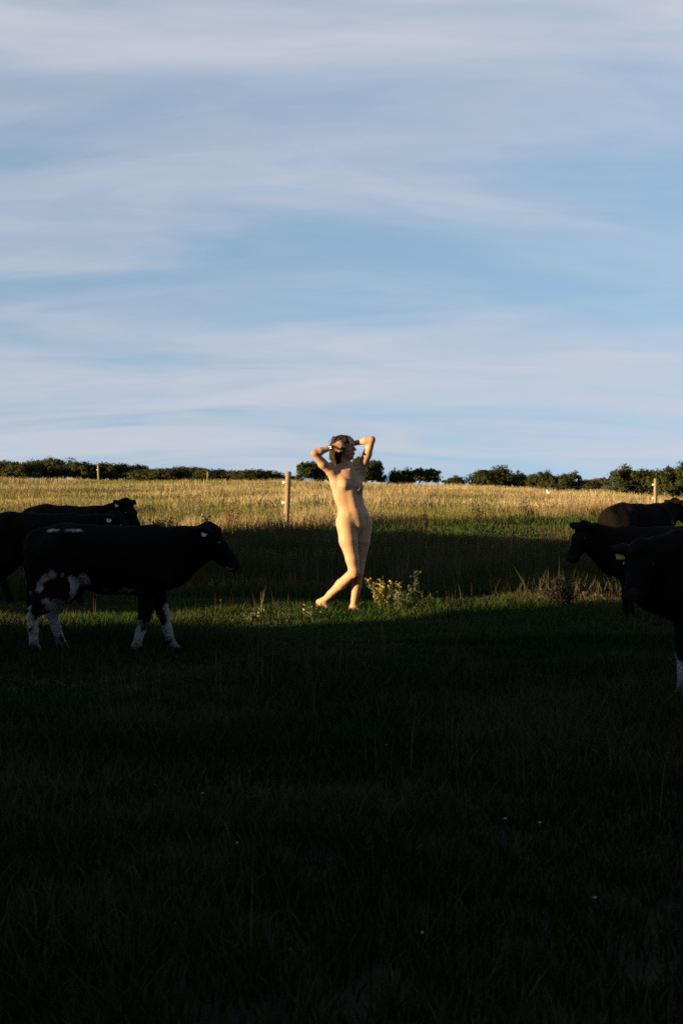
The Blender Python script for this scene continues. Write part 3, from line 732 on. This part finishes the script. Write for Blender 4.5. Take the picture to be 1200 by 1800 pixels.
# ------------------------------------------------------------------ the figure
SP, PX0, PY0 = 188.0, 615.0, 1080.0
def P(px, py, y=0.0): return np.array([(px - PX0) / SP, y, (PY0 - py) / SP])
def person():
    f = unit((0.42, -0.907, 0)); rt = unit((-0.907, -0.42, 0)); up = np.array([0, 0, 1.0])
    Fd = Field((-0.42, -0.42, -0.02), (0.32, 0.34, 1.74), 0.0058)
    # trunk
    Fd.chain([P(609, 834), P(608, 851), P(612, 872), P(617, 890), P(621, 911), P(623, 924)], [.108, .138, .128, .112, .148, .132], .035, flat=f, fs=.68)
    ch = P(612, 846)
    sr, sl2 = P(583, 829, -.065), P(635, 824, .065)
    for sh_ in (sr, sl2):
        Fd.cone(P(608, 816), sh_ + np.array([0, 0, .012]), .030, .028, .02)                       # slope of the neck into the shoulder
        Fd.cone(ch + (sh_ - ch) * .55 - f * .02, sh_, .06, .040, .03)
        Fd.cone(P(609, 826) + f * .062, sh_ + f * .028 + np.array([0, 0, .018]), .011, .011, .012)       # collar bone
        Fd.cone(sh_ + np.array([0, 0, -.01]), ch + (sh_ - ch) * .80 - up * .09, .042, .035, .035)     # edge of the back under the arm
    for sd, dz in ((1, 0.006), (-1, -.016)):
        c = ch + f * .064 + rt * sd * .072 + up * (-.040 + dz)
        Fd.ell(c, np.eye(3), (.048, .048, .046), .030)
        Fd.cone(c + up * .01, c + up * .07 + rt * sd * .025 - f * .035, .034, .018, .03)
    Fd.cone(P(611, 866) + f * .064, P(617, 893) + f * .062, .036, .040, .03)          # abdomen
    Fd.cone(P(606, 862) + f * .04 + rt * .05, P(604, 872) + rt * .04, .034, .034, .03); Fd.cone(P(616, 862) + f * .04 - rt * .05, P(621, 872) - rt * .04, .034, .034, .03)   # ribs
    Fd.ell(P(618, 891) + f * .108, np.eye(3), (.007, .007, .012), .010, cut=True)
    Fd.cone(P(620, 903) + f * .045, P(625, 920) + f * .040, .062, .058, .04)
    for sd in (1, -1):
        Fd.cone(P(621, 905) + rt * sd * .085 + f * .065, P(621, 909) + rt * sd * .10 + f * .045, .024, .028, .025)     # hip bones
        Fd.ell(P(622, 922) - f * .060 + rt * sd * .066, np.eye(3), (.082, .082, .088), .04)
    # legs
    rk, ra_ = P(622, 1004, -.10), P(567, 1059, .10)
    Fd.chain([P(608, 919, -.045), P(612, 950, -.07), P(619, 982, -.095), rk], [.092, .083, .060, .050], .025)
    Fd.cone(rk + np.array([.012, -.02, .012]), rk + np.array([.008, -.018, -.022]), .030, .028, .02)
    cal = rk * .62 + ra_ * .38 + np.array([-.012, .02, -.012])
    Fd.chain([rk, cal, rk * .25 + ra_ * .75, ra_], [.045, .047, .033, .028], .02)
    lk, la = P(630, 1008, -.01), P(621, 1069, .04)
    Fd.chain([P(638, 920, .045), P(636, 952, .015), P(632, 985, .0), lk], [.088, .076, .054, .046], .007)
    Fd.chain([lk, P(627, 1030, .03), P(623, 1054, .04), la], [.044, .045, .033, .028], .008)
    # feet: the right one pushing off its toes, the left one flat
    heel = ra_ + np.array([-.035, .035, -.01]); ball = P(576, 1075, .055); toe = P(584, 1078, .02)
    Fd.chain([ra_, heel, ball], [.030, .026, .024], .02); Fd.cone(ra_, ball, .030, .022, .025)
    tv = unit(toe - ball); ts = unit(np.cross(tv, up))
    for k in range(5): Fd.cone(ball + ts * (k - 2) * .015, ball + ts * (k - 2) * .017 + tv * (.050 - .006 * k), .014, .0085 + (.003 if k == 0 else 0), .005)
    lh = la + np.array([-.02, .035, -.035]); lb = la + np.array([.07, -.10, -.042]); 
    Fd.chain([la, lh, lb], [.030, .028, .024], .02); Fd.cone(la, lb, .030, .022, .03)
    tv = unit(lb - lh); ts = unit(np.cross(tv, up))
    for k in range(5): Fd.cone(lb + ts * (k - 2) * .016, lb + ts * (k - 2) * .018 + tv * (.055 - .007 * abs(k - 1)), .014, .009 + (.003 if k == 4 else 0), .005)
    # arms
    er, wr = P(554, 797, -.18), P(583, 787, -.140)
    Fd.chain([sr, (sr + er) / 2 + np.array([-.006, -.005, -.012]), er], [.045, .042, .032], .02)
    Fd.chain([er, er * .68 + wr * .32, wr], [.032, .034, .021], .015)
    elb, wl = P(653, 773, -.05), P(622, 779, .02)
    Fd.chain([sl2, (sl2 + elb) / 2 + np.array([.006, 0, 0]), elb], [.044, .041, .031], .02)
    Fd.chain([elb, elb * .68 + wl * .32, wl], [.031, .033, .021], .015)
    # neck and head
    hc = P(605, 787); hf = unit((.90, -.42, .06)); hs = unit(np.cross(hf, up)); hu = np.cross(hs, hf)   # hs points to her right
    Fd.chain([P(609, 826), P(605, 806, .01)], [.052, .046], .02)
    Fd.cone(P(612, 822) + f * .03, P(603, 806) + hs * .03, .022, .018, .02)                # neck muscle
    AX = np.stack([hf, hs, hu])
    Fd.ell(hc - hf * .012 + hu * .030, AX, (.094, .073, .082), .02)
    Fd.ell(hc + hf * .030 - hu * .025, AX, (.062, .058, .080), .03)
    Fd.cone(hc + hf * .005 - hu * .055, hc + hf * .066 - hu * .092, .045, .022, .03)
    Fd.cone(hc + hf * .086 + hu * .026, hc + hf * .088 + hu * .026, .018, .018, .02, flat=hu, fs=.6)
    Fd.chain([hc + hf * .088 + hu * .014, hc + hf * .106 - hu * .016, hc + hf * .114 - hu * .028], [.008, .009, .0095], .010)
    for sd in (1, -1):
        Fd.ell(hc + hf * .098 + hs * sd * .032 + hu * .004, AX, (.020, .018, .013), .012, cut=True)
        Fd.ell(hc + hf * .076 + hs * sd * .031 + hu * .003, AX, (.012, .013, .011), .006)
        Fd.cone(hc + hf * .108 + hs * sd * .010 - hu * .032, hc + hf * .104 + hs * sd * .012 - hu * .032, .007, .006, .006)
        Fd.ell(hc - hf * .010 + hs * sd * .073 - hu * .005, AX, (.020, .008, .030), .008)
    Fd.cone(hc + hf * .092 + hs * .016 - hu * .054, hc + hf * .092 - hs * .016 - hu * .054, .0085, .0085, .006)
    Fd.cone(hc + hf * .090 + hs * .012 - hu * .065, hc + hf * .090 - hs * .012 - hu * .065, .009, .009, .006)
    # hands
    def hand(w, d, n, thumb, curl=.5, spread=.011):
        d = unit(d); n = unit(n - d * np.dot(n, d)); s_ = np.cross(d, n)
        pe = w + d * .085
        Fd.cone(w, pe, .024, .037, .012, flat=n, fs=.42)
        ln = (.058, .070, .076, .068)
        for k in range(4):
            off = (k - 1.5) * .0185
            b0 = pe - d * .01 + s_ * off
            b1 = b0 + unit(d + s_ * (k - 1.5) * .07 + n * curl * .35) * ln[k] * .55
            b2 = b1 + unit(d + n * curl * 1.1) * ln[k] * .55
            Fd.chain([b0, b1, b2], [.0105, .0095, .0078], .005)
        t0 = w + d * .022 + s_ * thumb * .026
        t1 = t0 + unit(d * .75 + s_ * thumb * .7 + n * .2) * .045; t2 = t1 + unit(d + s_ * thumb * .25 + n * .3) * .032
        Fd.chain([t0, t1, t2], [.016, .0115, .0088], .008)
    hand(wr, hc + hs * .075 + hf * .060 + hu * .045 - wr + np.array([0, 0, 0]), -hs * .9 - hu * .2, -1, .5)
    hand(wl, hc - hs * .070 + hf * .020 + hu * .070 - wl, hs * .7 - hu * .6, 1, .5)
    V, Q = Fd.mesh()
    base = np.array([0.315, 0.190, 0.112])
    C = np.tile(base, (len(V), 1)) * (0.84 + .32 * fbm(V * 9, 5, 4))[:, None] * (1 + (fbm(V * 5, 15, 2) - .5)[:, None] * np.array([.10, -.10, -.16]))
    def tintc(c, r, col, amt):
        w_ = np.clip(1.6 * (1 - np.linalg.norm(V - c, axis=1) / r), 0, 1)[:, None] * amt
        C[:] = C * (1 - w_) + np.array(col) * w_
    for c in (rk, lk, ball, lb, er, elb, wr, wl): tintc(c, .075, (.26, .105, .058), .75)
    tintc(hc + hf * .08 - hu * .02, .07, (.28, .125, .075), .6)
    tintc(hc + hf * .094 - hu * .059, .020, (.22, .08, .065), .9)
    for sd in (1, -1):
        tintc(hc + hf * .088 + hs * sd * .031 + hu * .004, .013, (.05, .035, .025), .95)
        for q_ in (.018, .03, .042): tintc(hc + hf * (.098 - q_ * .3) + hs * sd * q_ + hu * .026, .010, (.10, .06, .035), .8)
    root = empty('person', px_to(615, 13.3) + Vector((0, 0, 0.0)))
    root.scale = (1.0, 1.0, 1.0)
    link('body', np_mesh('person_body', V, quads=Q, colors=C, smooth=True, mat=M_SKIN), root)
    # hair: gathered over the crown and hanging behind the neck
    Hf = Field(tuple(hc - .22), tuple(hc + .2), 0.0048)
    Hf.ell(hc - hf * .024 + hu * .036, AX, (.096, .082, .088), .02)
    Hf.chain([hc - hf * .075 + hu * .02, hc - hf * .088 - hu * .06, hc - hf * .070 - hu * .125, hc - hf * .05 - hu * .165], [.06, .058, .046, .018], .03)
    for sd in (1, -1):
        Hf.chain([hc - hf * .03 + hs * sd * .060 + hu * .02, hc - hf * .050 + hs * sd * .062 - hu * .06, hc - hf * .055 + hs * sd * .045 - hu * .13], [.03, .030, .014], .02)
        Hf.chain([hc + hf * .045 + hs * sd * .055 + hu * .065, hc + hf * .005 + hs * sd * .072 + hu * .02], [.022, .024], .02)
    Hf.ell(hc + hf * .085 - hu * .035, AX, (.085, .075, .085), .02, cut=True)
    g = random.Random(3)
    for k in range(70):                                   # locks
        a = g.uniform(-1.2, 1.2); b = g.uniform(-.4, 1.0)
        s0 = hc - hf * (.024 + .075 * math.cos(a)) + hs * .078 * math.sin(a) + hu * (.05 + .05 * b)
        s1 = hc - hf * (.035 + .085 * math.cos(a)) + hs * .070 * math.sin(a) - hu * (.02 + .03 * g.random())
        s2 = hc - hf * (.045 + .055 * math.cos(a)) + hs * .05 * math.sin(a) - hu * (.09 + .09 * g.random())
        Hf.chain([s0, s1, s2], [.012, .013, .005], .006)
    Vh, Qh = Hf.mesh()
    tone = fbm(np.column_stack([Vh[:, 0] * 60, Vh[:, 1] * 60, Vh[:, 2] * 9]), 6, 3)
    Ch = lerp((.005, .003, .002), (.032, .016, .007), np.clip(tone * 1.5 - .25, 0, 1))
    gh = np.random.default_rng(12); pick = gh.integers(0, len(Vh), 900)      # loose strands lying over the locks
    b0 = Vh[pick] + unit((.01, 0, 0)) * 0; outw = b0 - (hc - hf * .03); outw /= np.linalg.norm(outw, axis=1)[:, None]
    dn = -hf * .45 - hu; dn = dn - outw * (outw @ dn)[:, None] * .8; dn /= np.linalg.norm(dn, axis=1)[:, None]
    ln = gh.uniform(.03, .09, len(b0))[:, None]; sw = np.cross(outw, dn) * .0013
    p0 = b0 + outw * .002; p1 = b0 + dn * ln * .5 + outw * gh.uniform(.002, .009, ln.shape); p2 = b0 + dn * ln + outw * gh.uniform(0, .012, ln.shape)
    SVs = np.stack([p0 - sw, p0 + sw, p1 - sw, p1 + sw, p2], 1).reshape(-1, 3); i5 = np.arange(len(b0))[:, None] * 5 + len(Vh)
    Ch = np.concatenate([Ch, np.repeat(lerp((.006, .0035, .002), (.05, .026, .011), gh.uniform(0, 1, len(b0))), 5, 0)])
    Vh = np.concatenate([Vh, SVs]); Qh = np.concatenate([Qh, i5 + np.array([[0, 1, 3, 2]])]); Th = i5 + np.array([[2, 3, 4]])
    link('hair', np_mesh('person_hair', Vh, Th, Qh, colors=Ch, smooth=True, mat=M_HAIR), root)
    # bangles on the right wrist
    d = unit(wr - er); a = unit(np.cross(d, up)); b = np.cross(d, a)
    for k, off in enumerate((.012, .024)):
        ring = [wr - d * off + (a * math.cos(t_) + b * math.sin(t_)) * .0285 for t_ in np.linspace(0, 2 * math.pi, 19)]
        link('bracelet', tubes_mesh('bracelet', [tube([tuple(x) for x in ring], [.0035] * 19, 6)], M_METAL), root)
    # a fine necklace
    tag(root, 'unclothed person in sunlight, hands raised to the head, one heel lifted', 'person')
person()

# ------------------------------------------------------------------ fence
def post(name, px, D, hgt, rad, lean, label, ins_z, sides=12):
    b = px_to(px, D); r = empty(name, b)
    g = random.Random(int(px))
    pts = [(lean * z, 0, z) for z in (-.2, .15, .5, .9, hgt - .05, hgt - .012, hgt)]
    rr_ = [rad * k for k in (1.03, 1.0, .98, .99, .97, .95, .84)]
    V, Q, T = tube(pts, rr_, sides)
    a = np.arctan2(V[:, 1], V[:, 0] - lean * V[:, 2])
    wv = 1 + .05 * (fbm(np.column_stack([np.cos(a) * 2, np.sin(a) * 2, V[:, 2] * 2]), 4) - .5)
    V[:, 1] *= wv
    link('post_body', np_mesh('post_body', V, T, Q, smooth=True, mat=M_POST), r)
    tops_ = []
    for z in ins_z:
        c = Vector((lean * z - rad * .9, -.02, z))
        # ring insulator: a screw stem and an eye
        ring = [(c.x - .035 + math.cos(t_) * .022, c.y + 0.004 * math.sin(t_), c.z + math.sin(t_) * .022) for t_ in np.linspace(0, 2 * math.pi, 13)]
        me = tubes_mesh('insulator', [tube([(c.x + .03, c.y, c.z), (c.x - .012, c.y, c.z)], [.009, .012], 8), tube(ring, [.011] * 13, 6)], M_WHITE)
        link('insulator', me, r); tops_.append(b + Vector((c.x - .035, c.y, c.z)))
    tag(r, label, 'fence post', 'wooden posts of the field fence')
    return tops_
pA = post('fence_post', 503, 31.0, 1.31, .062, .035, 'round wooden fence post with two insulators, nearest post, left of the figure', (1.07, .63))
pB = post('fence_post', 1151, 46.0, 1.30, .055, 0.0, 'pale wooden fence post rising behind the far right cow', (1.10, .66))
post('fence_post', 174, 100.0, 1.25, .075, -.03, 'thin far fence post against the skyline wood on the left', (.9,))
post('fence_post', 365, 112.0, .27, .05, 0.0, 'tiny stub of a post on the skyline below the wood', ())
for k in range(2):
    a, b = pA[k], pB[k]
    far = b + (b - a); nearp = a - (b - a) * 1.0
    nearp.z = a.z - .05
    pts = []
    for s_, e_ in ((nearp, a), (a, b), (b, far)):
        for i in range(8):
            t_ = i / 8; p_ = s_.lerp(e_, t_); pts.append((p_.x, p_.y, p_.z - .10 * 4 * t_ * (1 - t_)))
    pts.append(tuple(far))
    o = link('fence_wire', tubes_mesh('fence_wire', [tube(pts, [.0022] * len(pts), 5)], M_WIRE))
    tag(o, ['upper thin wire strung between the fence posts', 'lower thin wire strung between the fence posts'][k], 'wire', 'wires of the field fence')

# ------------------------------------------------------------------ small things far off
# white bird in the grass
b = px_to(963, 74); r = empty('bird', b + Vector((0, 0, .22)))
Fd = Field((-.2, -.12, -.02), (.24, .12, .36), .009)
Fd.chain([(-.13, 0, .15), (-.03, 0, .15), (.07, 0, .18)], [.02, .065, .055], .03); Fd.cone((.07, 0, .19), (.10, 0, .27), .04, .03, .03); Fd.cone((.105, 0, .285), (.11, 0, .285), .036, .034, .02)
Fd.cone((.13, 0, .28), (.18, 0, .272), .013, .005, .008)
for sd in (-1, 1):
    Fd.cone((-.15, sd * .035, .15), (.04, sd * .05, .18), .012, .035, .015); Fd.cone((0.01, sd * .025, .12), (.012, sd * .028, .0), .009, .008, .01); Fd.cone((.012, sd * .028, .004), (.05, sd * .028, .004), .008, .008, .005)
V, Q = Fd.mesh(); C = np.tile((.6, .58, .55), (len(V), 1)); C[(V[:, 0] > .135)] = (.5, .3, .05); C[V[:, 2] < .08] = (.45, .25, .08)
link('body', np_mesh('bird_body', V, quads=Q, colors=C, smooth=True, mat=col_mat('feather', .7, .2, bump=.3)), r); r.rotation_euler = (0, 0, R(120)); r.scale = (.95,) * 3
tag(r, 'small white bird standing on the far field below the dark bushes', 'bird')
# pale hut peeping between the bushes
b = px_to(701, 118); r = empty('hut', b, R(12))
def boxmesh(name, lo, hi, mat):
    bm = bmesh.new(); bmesh.ops.create_cube(bm, size=1)
    for v in bm.verts: v.co = Vector([lo[i] + (v.co[i] + .5) * (hi[i] - lo[i]) for i in range(3)])
    bmesh.ops.bevel(bm, geom=bm.edges[:], offset=.01, segments=1)
    me = bpy.data.meshes.new(name); bm.to_mesh(me); bm.free(); me.materials.append(mat); return me
M_HUT = plain_mat('pale_render', (.42, .40, .36), (.55, .52, .46), (2, 2, 2), .9, .1)
link('wall', boxmesh('hut_wall', (-.28, -.3, -.2), (.28, .3, .36), M_HUT), r)
V = np.array([(-.36, -.36, .36), (.36, -.36, .36), (.36, .36, .36), (-.36, .36, .36), (-.36, 0, .56), (.36, 0, .56)]); 
link('roof', np_mesh('hut_roof', V, [(0, 4, 3), (1, 2, 5)], [(0, 1, 5, 4), (2, 3, 4, 5), (0, 3, 2, 1)], mat=plain_mat('slate', (.12, .11, .11), (.2, .19, .18))), r)
o = link('door', boxmesh('hut_door', (-.08, -.315, -.1), (.08, -.302, .26), M_BARK), r)
link('chimney', tubes_mesh('hut_chimney', [tube([(.2, 0, .45), (.2, 0, .82)], [.03, .03], 8)], M_WIRE), r)
r.scale = (1.3, 1.3, 1.35)
tag(r, 'tiny pale hut with dark roof between two bushes on the skyline', 'hut')

# ------------------------------------------------------------------ weeds
def weed(name, px, D, hgt, spread, nst, nleaf, size, lo, hi, label, seed, flower=None, group='weeds standing in the pasture', clump=0.35):
    g = np.random.default_rng(seed); b = px_to(px, D); r = empty(name, b)
    st, LV, LC = [], [], []
    for s in range(nst):
        a = g.uniform(0, 6.283); e = np.array([math.cos(a) * spread * g.uniform(.15, 1), math.sin(a) * spread * .7 * g.uniform(.15, 1), hgt * g.uniform(.55, 1)])
        m_ = np.array([e[0] * .35, e[1] * .35, e[2] * .55])
        st.append(tube([(0, 0, -.02), tuple(m_), tuple(e)], [.006, .0045, .002], 4))
        for k in range(nleaf):
            t_ = g.uniform(.25, 1.02) ** (1 - clump); p = (2 * t_ * (1 - t_)) * m_ * 1.0 + t_ ** 2 * e + g.normal(0, size * .7, 3)
            d = unit(g.normal(0, 1, 3) + np.array([0, 0, .5])); u = unit(np.cross(d, g.normal(0, 1, 3))); s_ = size * g.uniform(.5, 1.25)
            LV += [p - d * s_ * .4, p + u * s_ * .33, p + d * s_ * .8, p - u * s_ * .33]
            c = np.array(lo) + (np.array(hi) - np.array(lo)) * g.uniform(0, 1)
            if flower is not None and t_ > .85 and g.uniform() < .6: c = np.array(flower) * g.uniform(.7, 1.1)
            LC += [c] * 4
    link('stem', tubes_mesh(name + '_stem', st, M_STEM), r)
    LV = np.array(LV); LV[:, 2] = np.maximum(LV[:, 2], 0.004)
    link('foliage', np_mesh(name + '_foliage', LV, quads=np.arange(len(LV)).reshape(-1, 4), colors=np.array(LC), mat=M_WEED), r)
    tag(r, label, 'weed', group)
RG = ((.055, .065, .017), (.16, .148, .035)); GN = ((.03, .055, .013), (.085, .105, .026)); BR = ((.022, .012, .008), (.07, .038, .02))
weed('ragwort_plant', 674, 13.15, .34, .17, 22, 34, .024, *RG, 'sunlit yellowing weed at the feet of the figure', 1, (.36, .26, .06))
weed('ragwort_plant', 700, 13.4, .30, .08, 5, 18, .022, *RG, 'thin brown topped weed between the yellowing weed and the tall weed', 2, (.26, .16, .08))
weed('tall_weed', 727, 13.7, .43, .05, 4, 22, .026, *GN, 'tall narrow green weed right of the figure', 3)
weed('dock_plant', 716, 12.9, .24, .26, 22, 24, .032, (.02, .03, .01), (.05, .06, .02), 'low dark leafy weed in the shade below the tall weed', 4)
weed('dock_plant', 782, 13.5, .09, .08, 6, 9, .03, *GN, 'small green weed alone on the lit strip', 5)
weed('thistle_plant', 948, 14.0, .20, .07, 6, 15, .026, *RG, 'small lit yellow green weed beside the dark bramble', 6, (.3, .25, .06))
weed('bramble', 988, 13.2, .36, .26, 26, 40, .026, (.010, .007, .005), (.030, .019, .012), 'dark brown bramble in front of the left facing cow', 7)
weed('bramble', 1040, 13.6, .18, .18, 9, 14, .03, (.04, .04, .014), (.12, .11, .03), 'low straggling bramble beneath the left facing cow\'s chest', 8)
weed('thistle_plant', 1130, 13.4, .17, .14, 9, 14, .03, *RG, 'lit weed seen between the legs of the left facing cow', 9)
weed('dead_dock', 746, 27.5, .62, .10, 7, 46, .035, *BR, 'tall rusty dead dock standing at the edge of the shade', 10)
weed('dead_dock', 843, 36, .60, .22, 8, 26, .04, *BR, 'dark dead dock clump in the rank grass, middle of three', 11)
weed('dead_dock', 922, 40, .70, .25, 8, 26, .04, *BR, 'dark dead dock clump in the rank grass, third from the figure', 12)
weed('dead_bracken', 408, 30.5, .62, .28, 9, 24, .045, (.08, .035, .015), (.20, .095, .035), 'rusty dead bracken sprawling left of the near fence post', 13)
weed('leafy_weed', 365, 26, .62, .12, 8, 26, .04, (.03, .04, .012), (.09, .09, .03), 'dark green weed rising above the head of the nearest left cow', 14)
weed('leafy_weed', 290, 27, .50, .35, 14, 24, .05, (.025, .035, .010), (.08, .085, .025), 'low dark weed patch behind the raised head of the far left cow', 15)
weed('heather_clump', 968, 44, .45, .45, 12, 22, .05, (.04, .025, .02), (.12, .075, .055), 'dusky purple brown clump near the left facing cow\'s head', 16)
weed('dead_grass', 460, 12.75, .34, .05, 6, 2, .012, (.12, .08, .03), (.24, .17, .07), 'thin dead stalks standing left of the lifted foot', 17)
weed('thistle_plant', 440, 12.2, .17, .10, 6, 10, .024, *GN, 'small pale headed weed left of the dead stalks', 18, (.35, .34, .24))
weed('thistle_plant', 548, 12.6, .15, .11, 8, 12, .024, *GN, 'sunlit green weed in front of the lifted foot', 19, (.26, .18, .07))
weed('thistle_plant', 505, 12.3, .13, .10, 7, 10, .024, *GN, 'low lit weed between the dead stalks and the figure', 20)
# pale flower heads dotted through the shade
FL = [(387, 1056, 12.9, 0), (408, 1091, 12.0, 0), (502, 1026, 15.5, 0), (679, 1331, 6.4, 0), (414, 1512, 4.66, 0), (949, 1470, 4.95, 1), (888, 1464, 5.0, 1), (742, 1670, 3.75, 0), (1047, 1610, 4.05, 1), (354, 1418, 5.4, 1), (56, 1391, 5.6, 1)]
mw, my = plain_mat('white_petal', (.4, .4, .38), (.5, .5, .48), bump=0), plain_mat('yellow_petal', (.3, .22, .03), (.4, .3, .05), bump=0)
where = ['beside the nearest left cow\'s muzzle', 'on the lit strip left of the figure', 'in the shaded grass left of the knee', 'highest of those in the dark foreground', 'low left of centre in the dark foreground',
         'brightest on the lower right', 'left of the brightest one on the lower right', 'near the bottom edge', 'lowest on the right', 'left of centre in the dark foreground', 'near the left edge in the dark foreground']
for k, (fx, fy, D, y_) in enumerate(FL):
    b = px_to(fx, D); z = max(CAM_H - (fy - HORIZON) / FPX * D - b.z, .05)
    r = empty('daisy' if not y_ else 'hawkbit', b)
    link('stem', tubes_mesh('flower_stem', [tube([(0, 0, 0), (.006, 0, z * .6), (0, 0, z)], [.002, .0016, .0012], 4)], M_STEM), r)
    V, T = [(0, 0, z + .003)], []
    for j in range(12):
        a0 = j * math.pi / 6; V += [(math.cos(a0 - .2) * .007, math.sin(a0 - .2) * .007, z + .005), (math.cos(a0 + .2) * .007, math.sin(a0 + .2) * .007, z + .007), (math.cos(a0 + .2) * .003, math.sin(a0 + .2) * .003, z + .001)]
        T += [(0, 1 + 3 * j, 2 + 3 * j), (0, 2 + 3 * j, 3 + 3 * j)]
    link('petals', np_mesh('petals', V, T, mat=my if y_ else mw), r)
    tag(r, ('small yellow flower ' if y_ else 'small white flower ') + where[k], 'flower', 'flowers dotted in the pasture')
